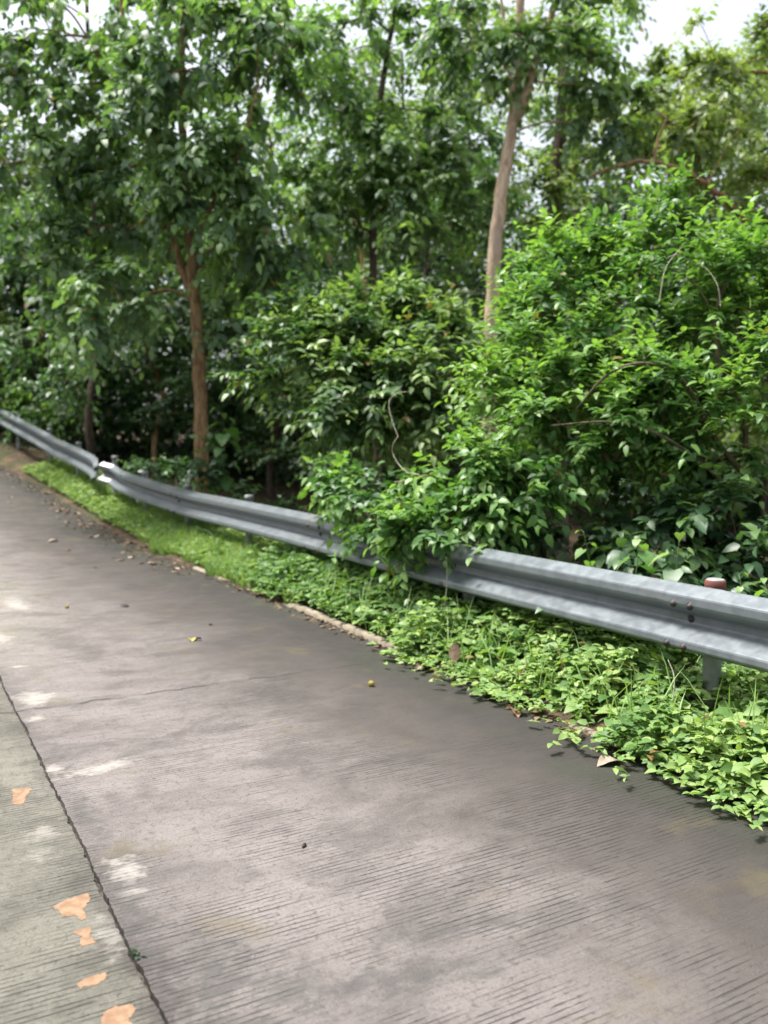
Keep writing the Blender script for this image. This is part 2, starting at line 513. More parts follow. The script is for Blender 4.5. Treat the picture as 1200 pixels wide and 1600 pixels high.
def concrete_mat(name, base, alt, left):
    m = mat(name); t = NT(m)
    uv = t.new('ShaderNodeUVMap', uv_map='road').outputs[0]
    sep = t.new('ShaderNodeSeparateXYZ'); t.l.new(uv, sep.inputs[0])
    T, P = sep.outputs[0], sep.outputs[1]
    # large tone changes and grain
    n_big = t.noise(uv, 0.9, 4, 0.6)
    n_mid = t.noise(t.mapping(uv, (1.0, 0.55, 1)), 4.5, 5, 0.65, 0.4)
    n_fine = t.noise(uv, 95, 3, 0.7)
    n_grit = t.noise(uv, 260, 2, 0.6)
    n_streak = t.noise(t.mapping(uv, (9.0, 0.9, 1)), 2.2, 5, 0.65)
    col = t.mix(t.step(n_big, 0.36, 0.64), base, alt)
    col = t.mix(t.step(n_mid, 0.42, 0.70, 0, 0.55), col, tuple(0.60 * c for c in base))
    col = t.mix(t.step(n_streak, 0.50, 0.72, 0, 0.50), col, tuple(0.66 * c for c in base))
    col = t.mix(t.step(n_fine, 0.45, 0.70, 0, 0.50), col, tuple(0.5 * c for c in base))
    col = t.mix(t.step(n_grit, 0.57, 0.66, 0, 0.60), col, tuple(min(0.8, 1.45 * c) for c in base))
    if not left:
        pale = t.math('MULTIPLY', t.step(t.math('ADD', P, t.math('MULTIPLY', n_big, 1.2)), 2.1, 0.9), t.step(T, 4.6, 8.5))
        col = t.mix(t.math('MULTIPLY', pale, 0.95), col, (0.255, 0.243, 0.196))
    n_sta = t.noise(t.mapping(uv, (1.25, .8, 1), (11, 4, 0)), 2.4, 6, 0.68, 0.5)
    col = t.mix(t.step(n_sta, 0.48, 0.64, 0, 0.55), col, tuple(0.42 * c for c in base))
    n_pit = t.noise(t.mapping(uv, (1, 1, 1), (7, 3, 0)), 42, 4, 0.7)
    n_sp = t.noise(t.mapping(uv, (1.4, .8, 1), (2, 5, 0)), 17, 5, 0.72)
    col = t.mix(t.step(n_pit, 0.54, 0.66, 0, 0.55), col, tuple(0.34 * c for c in base))
    col = t.mix(t.step(n_sp, 0.53, 0.66, 0, 0.42), col, tuple(0.52 * c for c in base))
    # tined grooves, combed straight across the road, worn away in places
    wob = t.noise(t.mapping(uv, (3.0, 0.5, 1)), 1.6, 3)
    jit = t.noise(t.mapping(uv, (34.0, 0.10, 1)), 1.0, 1)
    ph = t.math('MULTIPLY_ADD', T, 2 * math.pi / 0.021, t.math('ADD', t.math('MULTIPLY', wob, 9.0), t.math('MULTIPLY', jit, 6.0)))
    groove = t.step(t.math('SINE', ph), 0.62, 0.98)
    brk = t.noise(t.mapping(uv, (15.0, 2.3, 1)), 2.4, 5, 0.75)
    wear = t.noise(uv, 1.5, 3, 0.6)
    gm = t.math('MULTIPLY', groove, t.math('MULTIPLY', t.step(brk, 0.43, 0.56), t.step(wear, 0.40, 0.62, 0.12, 1.0)))
    near = t.step(T, 3.4, 1.2, 0.55, 1.0)
    gm = t.math('MULTIPLY', gm, near)
    col = t.mix(t.math('MULTIPLY', gm, 0.85), col, (0.018, 0.014, 0.012))
    # saw-cut and hairline joints across the lane
    nz = t.noise(t.mapping(uv, (0.0, 3.0, 1)), 3.0, 4)
    def line(t0, w, amp, strength):
        d = t.math('ABSOLUTE', t.math('SUBTRACT', t.math('ADD', T, t.math('MULTIPLY', t.math('SUBTRACT', nz, 0.5), amp)), t0))
        l = t.step(d, w, 0.0)
        gap = t.step(t.noise(t.mapping(uv, (0.3, 2.5, 1)), 2.0, 4), 0.40, 0.54, 0.2, 1)
        return t.math('MULTIPLY', t.math('MULTIPLY', l, gap), strength)
    crack = t.math('MAXIMUM', line(4.68, 0.022, 0.10, 0.85), t.math('MAXIMUM', line(8.9, 0.03, 0.16, 0.7), line(0.4, 0.012, 0.06, 0.8)))
    col = t.mix(crack, col, (0.028, 0.023, 0.020))
    # dark mildew, washed-down soil and painted-in tree shade along the outer edge; the boundary wanders
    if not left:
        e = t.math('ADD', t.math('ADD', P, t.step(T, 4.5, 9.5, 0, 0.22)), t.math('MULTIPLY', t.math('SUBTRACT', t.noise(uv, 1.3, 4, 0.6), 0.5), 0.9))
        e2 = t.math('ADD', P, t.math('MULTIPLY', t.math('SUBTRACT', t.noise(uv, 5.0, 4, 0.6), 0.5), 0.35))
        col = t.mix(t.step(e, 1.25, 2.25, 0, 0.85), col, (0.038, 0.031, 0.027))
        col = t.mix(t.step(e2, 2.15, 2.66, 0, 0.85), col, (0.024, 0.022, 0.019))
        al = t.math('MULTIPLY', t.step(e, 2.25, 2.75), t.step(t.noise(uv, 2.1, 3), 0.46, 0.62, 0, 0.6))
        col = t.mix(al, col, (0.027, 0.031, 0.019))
        # moss tinge in spots
        sp = t.math('MULTIPLY', t.step(t.noise(t.mapping(uv, (1, 1, 1), (3, 9, 0)), 2.6, 3), 0.60, 0.74), 0.38)
        col = t.mix(sp, col, (0.105, 0.088, 0.036))
    # grime spreading from the lane joint
    dj = t.math('ABSOLUTE', t.math('SUBTRACT', P, JP))
    gj = t.math('ADD', dj, t.math('MULTIPLY', t.math('SUBTRACT', t.noise(uv, 9, 5, 0.7), 0.5), 0.42))
    gj = t.math('MULTIPLY', t.step(gj, 0.11, 0.0), t.step(T, 3.4, 1.9, 0.22, 0.75))
    col = t.mix(gj, col, (0.040, 0.034, 0.032))
    # bare lime-white patches where the surface has flaked
    wn_ = t.noise(t.mapping(uv, (1.6, 0.9, 1)), 13, 5, 0.7)
    def patch(t0, p0, rt, rp, tilt=0.0, amp=2.0):
        a = t.math('SUBTRACT', T, t0); b = t.math('SUBTRACT', P, p0)
        a = t.math('ADD', a, t.math('MULTIPLY', b, tilt))
        q = t.math('ADD', t.math('POWER', t.math('DIVIDE', a, rt), 2.0), t.math('POWER', t.math('DIVIDE', b, rp), 2.0))
        q = t.math('ADD', t.math('SQRT', q), t.math('MULTIPLY', t.math('SUBTRACT', wn_, 0.5), amp * 2.2))
        return t.step(q, 1.25, 0.05)
    spots = ([(6.45, .66, .22, .09), (4.88, .66, .16, .10), (4.52, .60, .05, .05), (3.70, .74, .055, .17, -0.18), (3.78, .575, .06, .035),
              (2.78, .63, .10, .065), (2.63, .62, .03, .05), (7.66, .95, .35, .10), (5.6, .66, .04, .05)] if not left else
             [(3.19, .44, .07, .06), (3.02, .40, .05, .05), (2.42, .50, .12, .04)])
    acc = None
    for s in spots:
        q = patch(*s)
        acc = q if acc is None else t.math('MAXIMUM', acc, q)
    col = t.mix(t.math('MULTIPLY', acc, 0.66 if not left else 0.40), col, (0.33, 0.312, 0.28))
    if not left:   # scuffed dark flakes in the near lane
        acc = None
        for s in [(1.86, 1.12, .07, .30, .25, 2.0), (1.98, 1.40, .06, .25, .2, 2.0), (2.10, .70, .22, .13, 0, 2.4), (1.80, .70, .20, .16, 0, 2.4), (2.45, .60, .25, .06, 0, 2.2), (3.25, .60, .2, .05, 0, 2.2), (1.95, .86, .12, .10, 0, 2.4)]:
            q = patch(*s)
            acc = q if acc is None else t.math('MAXIMUM', acc, q)
        col = t.mix(t.math('MULTIPLY', acc, 0.68), col, (0.056, 0.053, 0.051))
    h = t.math('SUBTRACT', t.math('MULTIPLY', n_fine, 0.5), t.math('MULTIPLY', gm, 1.0))
    h = t.math('SUBTRACT', t.math('ADD', h, t.math('MULTIPLY', n_grit, 0.25)), t.math('MULTIPLY', crack, 1.0))
    rough = t.step(n_mid, 0.3, 0.7, 0.66, 0.86)
    t.out(t.bsdf(col, rough, normal=t.bump(h, 1.0, 0.008), spec=0.4))
    return m

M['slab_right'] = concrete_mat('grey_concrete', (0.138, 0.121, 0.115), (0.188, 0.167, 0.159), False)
M['slab_left'] = concrete_mat('weathered_concrete', (0.124, 0.118, 0.096), (0.160, 0.152, 0.126), True)

rng = np.random.default_rng(11)
def wander(t, amp, scales, seed):
    r = np.random.default_rng(seed)
    s = 0
    for k in scales:
        s = s + np.sin(t * k + r.uniform(0, 6.3)) * r.uniform(.5, 1) / (k ** 0.45)
    return amp * s

rt = np.concatenate([np.arange(-14, 0.8, 0.1), np.arange(0.8, 8, 0.012), np.arange(8, 45, 0.1)])
jl = JP + wander(rt, 0.0065, [2, 5, 13, 31, 47, 67, 90, 120, 170, 210], 3)
gap = 0.007 + np.abs(wander(rt, 0.016, [7, 19, 43, 60, 88, 130, 190], 5))

def slab(name, p0, p1, m, cols):
    nt = len(rt)
    u = np.linspace(0, 1, cols)
    PP = p0[:, None] * (1 - u) + p1[:, None] * u
    TT = np.repeat(rt[:, None], cols, 1)
    ZZ = np.zeros_like(PP)
    PP = np.concatenate([PP[:, :1], PP, PP[:, -1:]], 1)
    TT = np.concatenate([TT[:, :1], TT, TT[:, -1:]], 1)
    ZZ = np.concatenate([np.full((nt, 1), -0.05), ZZ, np.full((nt, 1), -0.05)], 1)
    v = W(TT, PP, ZZ).reshape(-1, 3)
    uvs = np.stack([TT, PP], -1).reshape(-1, 2)
    me = mesh_np(name, v, [grid_faces(nt, cols + 2)], m, uv=uvs, smooth=False)
    return me

pr = EP + wander(rt, 0.006, [3, 9, 21, 50], 8)
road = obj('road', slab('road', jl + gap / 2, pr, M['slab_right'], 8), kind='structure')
obj('road_lane', slab('road_lane', np.full(len(rt), -3.3), jl - gap / 2, M['slab_left'], 8), kind='structure')
jm = mat('joint_filler'); _t = NT(jm)
_o = _t.new('ShaderNodeTexCoord').outputs['Object']
_t.out(_t.bsdf(_t.mix(_t.step(_t.noise(_o, 40, 4), .4, .6), (0.028, 0.024, 0.022), (0.07, 0.06, 0.05)), 0.95))
nt = len(rt)
jt = np.stack([rt, rt], 1); jp = np.stack([jl - .05, jl + .05], 1)
obj('road_joint', mesh_np('road_joint', W(jt, jp, np.full(jt.shape, -0.022)).reshape(-1, 3), [grid_faces(nt, 2)], jm), kind='structure')

# thin raised concrete lip left along the edge, broken up and partly overgrown
km = mat('pale_kerb'); t = NT(km)
o_ = t.new('ShaderNodeTexCoord').outputs['Object']
kn = t.noise(o_, 9, 5, 0.65)
t.out(t.bsdf(t.mix(t.step(kn, .35, .68), (0.15, 0.125, 0.09), (0.27, 0.225, 0.17)), 0.9, normal=t.bump(t.noise(o_, 45, 4), .6, .01)))
def kerb_piece(ta, tb, w, h, seed):
    kt = np.arange(ta, tb, 0.03)
    prof_p = np.array([-.005, 0.0, .012, w - .012, w, w + .005]); prof_z = np.array([-.05, h * .7, h, h, h * .6, -.05])
    taper = np.clip(np.minimum(kt - ta, tb - kt) / 0.12, 0.05, 1)
    wv = wander(kt, 0.004, [2, 5, 17], seed)
    PP = EP + .004 + wv[:, None] + prof_p[None] ; ZZ = prof_z[None] * np.where(prof_z[None] > 0, taper[:, None], 1)
    ZZ = ZZ + np.where(prof_z[None] > 0, wander(kt, 0.0015, [9, 17, 39], seed + 1)[:, None], 0)
    TT = np.repeat(kt[:, None], 6, 1)
    return W(TT, PP, ZZ).reshape(-1, 3), grid_faces(len(kt), 6)
kv, kf, off = [], [], 0
for ta, tb, w, h, sd in [(4.80, 6.65, .065, .032, 1), (8.0, 9.0, .06, .016, 4), (1.0, 3.2, .05, .012, 9)]:
    v, f_ = kerb_piece(ta, tb, w, h, sd)
    kv.append(v); kf.append(f_ + off); off += len(v)
obj('kerb', mesh_np('kerb', np.concatenate(kv), [np.concatenate(kf)], km), kind='structure')

# ------------------------------------------------------------------ orange patches on the left lane
om = mat('orange_paint'); t = NT(om)
o_ = t.new('ShaderNodeTexCoord').outputs['Object']
on = t.noise(o_, 30, 4, .6)
t.out(t.bsdf(t.mix(t.step(on, .35, .65), (0.175, 0.098, 0.055), (0.235, 0.155, 0.095)), 0.85))
def blob(outline, t0, p0, z, seed):
    r = np.random.default_rng(seed)
    pts = smooth_path(np.array([(a, b, 0) for a, b in outline] + [(*outline[0], 0)]), 7)[:-1]
    pts[:, :2] += r.normal(0, .0022, (len(pts), 2))
    n = len(pts)
    top = W(t0 + pts[:, 0], p0 + pts[:, 1], z); bot = W(t0 + pts[:, 0], p0 + pts[:, 1], z - .003)
    v = np.concatenate([top, bot])
    i = np.arange(n); j = (i + 1) % n
    return v, np.stack([i, j, j + n, i + n], -1), i[None, ::-1]
patches = [
    ('ragged', 3.56, .423, [(.085, -.03), (.07, .035), (.02, .03), (-.02, .012), (-.09, -.015), (-.05, -.04), (.02, -.03)], 'small ragged orange patch farthest up the left lane'),
    ('large', 2.63, .437, [(.028, -.048), (.045, -.01), (.058, .055), (.02, .058), (-.01, .045), (-.035, .028), (-.075, .03), (-.088, .012), (-.055, .002), (-.045, -.025), (-.005, -.034)], 'largest orange patch on the left lane, a broad wedge near the joint'),
    ('narrow', 2.455, .437, [(.035, -.022), (.035, .03), (-.01, .018), (-.05, .024), (-.045, -.012), (.0, -.006)], 'narrow hooked orange patch just below the largest one'),
    ('oval', 2.232, .42, [(.004, -.038), (.022, -.01), (.02, .035), (-.005, .032), (-.018, .0), (-.012, -.03)], 'flat oval orange patch on the left lane'),
    ('corner', 2.06, .443, [(.032, -.028), (.040, .005), (.032, .042), (.0, .040), (-.025, .022), (-.05, .028), (-.078, .012), (-.08, -.025), (-.045, -.035), (-.01, -.042)], 'squarish orange patch lowest in the lane beside the joint'),
]
for i, (_, t0, p0, out, lab) in enumerate(patches):
    v, q, tr = blob(out, t0, p0, 0.001, 20 + i)
    o = obj('orange_patch', mesh_np('orange_patch', v, [q, tr], om, smooth=False), label=lab, category='paint patch', group='orange patches on the left lane')

# ------------------------------------------------------------------ guardrail
def zinc_mat(name, a, b, rough, metal, streak=(0.16, 0.12, 0.09)):
    m = mat(name); t = NT(m)
    o = t.new('ShaderNodeTexCoord').outputs['Object']
    n = t.noise(o, 14, 5, .6); n2 = t.noise(t.mapping(o, (6, 6, .8)), 3, 4, .6); n3 = t.noise(o, 1.3, 3)
    col = t.mix(t.step(n, .35, .65), a, b)
    col = t.mix(t.step(n2, .60, .76, 0, .30), col, streak)
    col = t.mix(t.step(n3, .5, .66, 0, .25), col, (0.15, 0.14, 0.125))
    t.out(t.bsdf(col, t.step(n, .3, .7, rough - .06, rough + .1), metal, normal=t.bump(t.noise(o, 120, 2), .12, .003)))
    return m
M['zinc'] = zinc_mat('galvanised_steel', (0.120, 0.138, 0.150), (0.158, 0.178, 0.192), 0.34, 0.18)
M['post'] = zinc_mat('weathered_post', (0.20, 0.21, 0.215), (0.30, 0.305, 0.31), 0.6, 0.2)
M['rust'] = zinc_mat('rust_red_paint', (0.105, 0.032, 0.022), (0.16, 0.055, 0.038), 0.8, 0.0)
M['bolt'] = zinc_mat('dark_bolt', (0.030, 0.026, 0.026), (0.07, 0.06, 0.06), 0.6, 0.5)

RP = 3.38
RAIL_TOP, BH = 0.690, 0.312
def rail_p(t):       # the rail keeps beside the road edge with a slight wander
    return RP + 0.0 * np.asarray(t, float)
prof = [(0.000, 0.000), (0.008, -0.002), (0.068, -0.038), (0.074, -0.043), (0.077, -0.051), (0.077, -0.084), (0.074, -0.093),
        (0.067, -0.100), (0.012, -0.140), (0.006, -0.148), (0.004, -0.160), (0.004, -0.178), (0.007, -0.186), (0.014, -0.193),
        (0.100, -0.244), (0.107, -0.249), (0.110, -0.257), (0.110, -0.280), (0.107, -0.288), (0.098, -0.294), (0.066, -0.308), (0.058, -0.312)]
prof = np.array(prof)
nrm2 = np.gradient(prof, axis=0); nrm2 = np.stack([-nrm2[:, 1], nrm2[:, 0]], -1); nrm2 /= np.linalg.norm(nrm2, axis=1, keepdims=True)
inner = prof - nrm2 * 0.004 * np.sign((nrm2[:, :1] + 1e-6))
loop = np.concatenate([prof, inner[::-1]])

guard = thing('guardrail', 'long galvanised two-ridged guardrail on posts along the overgrown road edge', 'guardrail', W(2.86, RP, 0.0))
def dz_rail(t):
    """lengthwise sag and the dent either side of the damaged splice"""
    z = 0.012 * np.sin(t * 0.9) + np.clip((t - 16.2) * .075, 0, .30) - 0.035 * np.exp(-((t - 13.15) / 0.55) ** 2) * (t < 13.6)
    return z
def dp_rail(t):
    return 0.05 * np.exp(-((t - 13.5) / 0.7) ** 2) * (t < 13.6) - 0.07 * np.exp(-((t - 13.65) / .5) ** 2) * (t >= 13.6)
SEG = [-5.1, -1.2, 2.86, 6.95, 10.7, 13.6, 17.0, 21.0, 25.0, 29.0]
beams = []
for i in range(len(SEG) - 1):
    a, b = SEG[i] - 0.14, SEG[i + 1] + 0.14
    if i == 4: b = SEG[5] - 0.0
    if i == 5: a = SEG[5] + 0.02
    bt = np.arange(a, b + .001, 0.10); bt[-1] = b
    off = 0.0052 if i % 2 else 0.0
    nL = len(loop)
    TT = np.repeat(bt[:, None], nL, 1)
    PP = rail_p(TT) + dp_rail(TT) - 0.02 - off - loop[None, :, 0]
    ZZ = RAIL_TOP + dz_rail(TT) + loop[None, :, 1] 
    if i == 5:     # torn, flared end of the far length at the damaged splice
        k = np.clip((13.90 - TT) / 0.28, 0, 1)
        PP = PP - 0.06 * k
        ZZ = ZZ - 0.05 * k * (loop[None, :, 1] > -0.10)
    v = rel(W(TT, PP, ZZ).reshape(-1, 3), guard)
    ii = np.arange(len(bt) - 1)[:, None]; jj = np.arange(nL)[None]
    q = np.stack([ii * nL + jj, ii * nL + (jj + 1) % nL, (ii + 1) * nL + (jj + 1) % nL, (ii + 1) * nL + jj], -1).reshape(-1, 4)
    npf = len(prof)
    ecap = []
    for base in (0, (len(bt) - 1) * nL):
        for k in range(npf - 1):
            ecap.append((base + k, base + k + 1, base + nL - 2 - k, base + nL - 1 - k))
    me = mesh_np('rail_beam', v, [q, np.array(ecap)], M['zinc'], smooth=False)
    o = obj('rail_beam', me, guard)
    beams.append(o)

def bolt_mesh(tc, zc, depth, root):
    """dome-headed bolt with washer, axis towards the road"""
    rings = [(0.000, 0.020), (0.004, 0.020), (0.0045, 0.015), (0.010, 0.014), (0.016, 0.009), (0.018, 0.001)]
    n = 10
    vs = []
    for d, r in rings:
        a = np.arange(n) * 2 * math.pi / n
        vs.append(W(tc + r * np.cos(a), rail_p(tc) + dp_rail(np.array(tc)) - 0.02 - depth - d, 0) + np.stack([0 * a, 0 * a, zc + r * np.sin(a)], -1))
    v = rel(np.concatenate(vs), root)
    q = [(i * n + k, i * n + (k + 1) % n, (i + 1) * n + (k + 1) % n, (i + 1) * n + k) for i in range(len(rings) - 1) for k in range(n)]
    return mesh_np('bolt', v, [np.array(q)], M['bolt'])
BOLT_POS = [(-.11, -.089, .074), (.11, -.089, .074), (0.0, -.160, .004), (-.11, -.280, .108), (.11, -.280, .108)]
def bolts(tc, which, beam):
    for dt, dz_, dep in which:
        obj('bolt', bolt_mesh(tc + dt, RAIL_TOP + float(dz_rail(np.array(tc))) + dz_, dep + .0052, guard), beam)
bolts(2.90, [(-.050, -.089, .074), (.050, -.090, .074), (0.0, -.162, .004), (-.050, -.280, .108), (.050, -.281, .108)], beams[2])
bolts(4.93, [(0, -.089, .074), (0.0, -.162, .004), (0, -.280, .108)], beams[2])
bolts(6.98, BOLT_POS, beams[3])
bolts(10.7, BOLT_POS, beams[4])

POSTS = [-1.2, .86, 2.86, 4.90, 6.95, 8.87, 10.7, 12.3, 13.62, 15.4, 17.0, 19, 21, 23, 25, 27]
for i, tp_ in enumerate(POSTS):
    c = W(tp_, rail_p(tp_) + 0.082, 0)
    tb = Tubes()
    h = RAIL_TOP + max(0.0, float(dz_rail(np.array(tp_)))) + (0.026 if i not in (2, 8) else -.004 if i == 2 else 0.06)
    lean = rng.normal(0, 0.006, 2)
    zs = np.array([-0.35, 0.0, 0.35, h - .012])
    pts = np.stack([c[0] + lean[0] * zs, c[1] + lean[1] * zs, c[2] + zs], -1)
    tb.add(pts, 0.044, 16, cap=False)
    post = obj('post', tb.build('post', M['post'], guard), guard)
    cap = Tubes()
    q = pts[-1]
    hh = 0.032 if i != 2 else 0.040
    cap.add([q + (0, 0, -.020), q + (0, 0, -.019), q + (0, 0, hh - .006), q + (0, 0, hh)], [0.043, 0.0500, 0.0495, 0.044], 16, cap=False)
    cm = cap.build('post_cap', [M['rust'] if i == 2 else M['post'], M['post']], guard)
    o = obj('post_cap', cm, post)
    if i == 2:
        o['label'] = 'rust red post cap'
    top = Tubes()
    top.add([q + (0, 0, hh - .001), q + (0, 0, hh + .003)], [0.0440, 0.040], 16, cap=False)
    top.add([q + (0, 0, hh + .003), q + (0, 0, hh + .0035)], [0.040, 0.0005], 16, cap=False)
    obj('cap_lid', top.build('cap_lid', M['post'], guard), post)

# ------------------------------------------------------------------ bushes behind the rail
def bush(name, label, cat, base, lobes, seed, leafmat, twigs, nleaf, size, tw_len, tint, tmpl, stem_m='twig', group=None,
         shell=0.5, r_max=0.035, extra_stems=None, **kw):
    r = np.random.default_rng(seed)
    root = thing(name, label, cat, base, group)
    P, D = lobe_points(r, lobes, shell)
    gzv = gheight(P[:, 0], P[:, 1])
    P[:, 2] = np.maximum(P[:, 2], gzv + 0.08)
    tb = Tubes()
    b = np.asarray(base, float)
    roots = [b + np.array([r.normal(0, .12), r.normal(0, .12), -0.03]) for _ in range(3)]
    skeleton(tb, r, roots, P, 0.0045, r_max)
    if extra_stems:
        for pts, r0, r1 in extra_stems:
            sp = smooth_path(pts, 6)
            tb.add(sp, np.linspace(r0, r1, len(sp)), 6)
    obj('stem', tb.build('stem', M[stem_m], root), root)
    L = foliage(r, P, D, twigs, nleaf, size, tw_len, tint, **kw)
    obj('foliage', L.build('foliage', leafmat, tmpl, root), root)
    return root

def S(px, py, d, *r):
    return spot(px, py, d)

def gbase(px, d):
    q = spot(px, 800, d)
    return np.array([q[0], q[1], float(gheight(q[0], q[1]))])

FULL, FULLW, SIMPLE, HEART = T_full(0.46), T_full(0.56), T_simple(0.55), T_heart(0.85)

big = bush('bush', 'tall bright yellow-green bush arching up behind the near stretch of guardrail', 'bush', gbase(1060, 6.6), [
    (S(1010, 520, 6.9), (1.10, 0.95, 0.66), 44), (S(1035, 375, 6.8), (.28, .3, .28), 9), (S(890, 462, 7.3), (.62, .7, .50), 24),
    (S(1170, 500, 6.5), (.85, .8, .62), 36), (S(1240, 455, 6.7), (.7, .6, .45), 16), (S(930, 640, 6.4), (.75, .6, .50), 34), (S(1110, 660, 6.1), (.85, .6, .5), 34),
    (S(820, 600, 6.8), (.42, .5, .42), 16), (S(1440, 560, 6.4), (.9, .8, .75), 26), (S(1420, 740, 6.0), (.7, .5, .4), 16)],
    31, M['fresh'], 12, 9, 0.116, 0.36, 0.62, FULL, extra_stems=[
        ([S(1180, 760, 6.0), S(1120, 690, 5.9), S(1070, 600, 5.8), S(1010, 568, 5.75), S(950, 585, 5.75), S(900, 640, 5.8)], .022, .006),
        ([S(1150, 770, 6.0), S(1050, 690, 5.7), S(960, 660, 5.7), S(860, 665, 5.8)], .014, .005),
        ([S(1160, 780, 6.0), S(1165, 650, 6.0), S(1150, 500, 6.2)], .024, .010)], droop=.18, pend=-.06, tilt=.32)

mid = bush('bush', 'rounded dark bush with drooping leaf sprays left of the tall forked tree', 'bush', gbase(660, 10.2), [
    (S(555, 520, 9.9), (.85, .8, .46), 32), (S(480, 560, 9.5), (.60, .6, .42), 24), (S(615, 590, 9.2), (.78, .8, .52), 34), (S(670, 525, 9.7), (.52, .7, .42), 18),
    (S(560, 625, 9.0), (.70, .5, .26), 20), (S(665, 640, 9.2), (.42, .5, .32), 10), (S(615, 490, 10.0), (.55, .6, .28), 14)],
    32, M['glossy'], 11, 8, 0.165, 0.44, 0.58, FULL, droop=.30, pend=.0, tilt=.32)

over = bush('bush', 'low pale-green bush spilling over the top of the guardrail in mid photo', 'bush', gbase(740, 6.4), [
    (S(740, 735, 6.15), (.36, .30, .17), 16), (S(650, 790, 6.6), (.36, .28, .18), 16), (S(560, 770, 7.2), (.26, .2, .13), 9), (S(515, 745, 7.5), (.12, .12, .06), 4),
    (S(660, 835, 6.1), (.28, .16, .10), 7), (S(600, 825, 6.7), (.30, .2, .11), 6), (S(790, 760, 5.9), (.28, .25, .22), 12), (S(720, 810, 6.0), (.36, .2, .18), 12)],
    33, M['fresh'], 7, 8, 0.120, 0.28, 0.56, FULLW, droop=.25, up=.15, pend=.08)

# dark low plants and saplings in the shade behind the rail
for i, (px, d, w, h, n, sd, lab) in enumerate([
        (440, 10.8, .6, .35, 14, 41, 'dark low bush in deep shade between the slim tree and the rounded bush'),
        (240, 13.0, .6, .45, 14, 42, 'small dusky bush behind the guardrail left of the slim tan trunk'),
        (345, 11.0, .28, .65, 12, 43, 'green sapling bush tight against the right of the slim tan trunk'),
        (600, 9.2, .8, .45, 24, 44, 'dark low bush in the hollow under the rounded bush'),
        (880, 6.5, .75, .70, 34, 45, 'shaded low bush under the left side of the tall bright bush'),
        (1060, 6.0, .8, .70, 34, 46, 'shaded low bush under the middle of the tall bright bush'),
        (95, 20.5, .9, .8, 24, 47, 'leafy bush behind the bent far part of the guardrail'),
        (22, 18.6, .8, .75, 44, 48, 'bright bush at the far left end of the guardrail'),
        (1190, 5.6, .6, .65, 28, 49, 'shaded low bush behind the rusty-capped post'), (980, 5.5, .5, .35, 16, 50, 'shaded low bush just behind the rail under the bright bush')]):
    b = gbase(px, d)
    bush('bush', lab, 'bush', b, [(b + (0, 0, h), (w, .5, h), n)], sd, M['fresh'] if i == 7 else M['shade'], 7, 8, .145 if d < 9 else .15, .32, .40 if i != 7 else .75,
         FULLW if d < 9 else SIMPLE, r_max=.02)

# ------------------------------------------------------------------ trees with trunks in view
def tree(name, label, base, paths, lobes, seed, bark, leafmat, twigs, nleaf, size, tw_len, tint, tmpl, group=None, shell=.35, **kw):
    r = np.random.default_rng(seed)
    root = thing(name, label, 'tree', base, group)
    tb = Tubes(); roots = []
    for pts, r0, r1 in paths:
        sp = smooth_path(pts, 5, 0.007, r)
        rad = np.linspace(r0, r1, len(sp)) * (1 + r.normal(0, .03, len(sp)))
        tb.add(sp, rad, 10)
        roots += [q for q in sp[len(sp) // 3:]]
    P, D = lobe_points(r, lobes, shell)
    skeleton(tb, r, roots, P, .005, .032)
    obj('trunk', tb.build('trunk', M[bark], root), root)
    L = foliage(r, P, D, twigs, nleaf, size, tw_len, tint, **kw)
    obj('crown', L.build('crown', leafmat, tmpl, root), root)
    return root

b = gbase(318, 11.4)
slim = tree('broadleaf_tree', 'slim tan-barked tree right behind the guardrail with a twin stem and hanging bluish leaves', b, [
    ([b - (0, 0, .2), b + (0, 0, .15), S(315, 700, 11.4), S(311, 560, 11.4), S(303, 450, 11.4), S(297, 370, 11.4), S(288, 250, 11.3), S(284, 90, 11.2), S(300, -120, 11.2)], .112, .035),
    ([S(304, 470, 11.4), S(285, 420, 11.5), S(262, 340, 11.6), S(236, 240, 11.7), S(205, 110, 11.8), S(180, -60, 11.8)], .060, .02),
    ([S(297, 390, 11.4), S(325, 330, 11.3), S(370, 250, 11.1), S(400, 150, 11.0)], .045, .015)], [
    (S(165, 330, 12.2), (1.1, .8, .7), 22), (S(165, 470, 11.0), (.7, .6, .45), 12), (S(405, 440, 11.9), (.55, .5, .4), 9), (S(385, 535, 11.3), (.35, .3, .25), 5), (S(300, 310, 11.0), (.5, .35, .45), 7), (S(40, 110, 12), (.9, .8, .5), 12), (S(20, 10, 12), (.9, .8, .5), 10), (S(420, 40, 12), (.8, .8, .55), 14), (S(330, -10, 11.5), (.9, .8, .5), 12), (S(90, 420, 12), (.9, .8, .6), 14),
    (S(330, 250, 11), (1.1, .9, .7), 20), (S(180, 180, 11.4), (1.3, 1.0, .6), 20), (S(330, 70, 11), (1.5, 1.2, .8), 24), (S(120, 20, 11.5), (1.3, 1, .6), 12),
    (S(400, 350, 11), (.7, .7, .5), 12), (S(60, 250, 11.8), (.8, .8, .4), 8)],
    51, 'tan_bark', M['bluish'], 9, 8, .190, .50, .45, FULLW, droop=.5, up=.1, pend=.4)

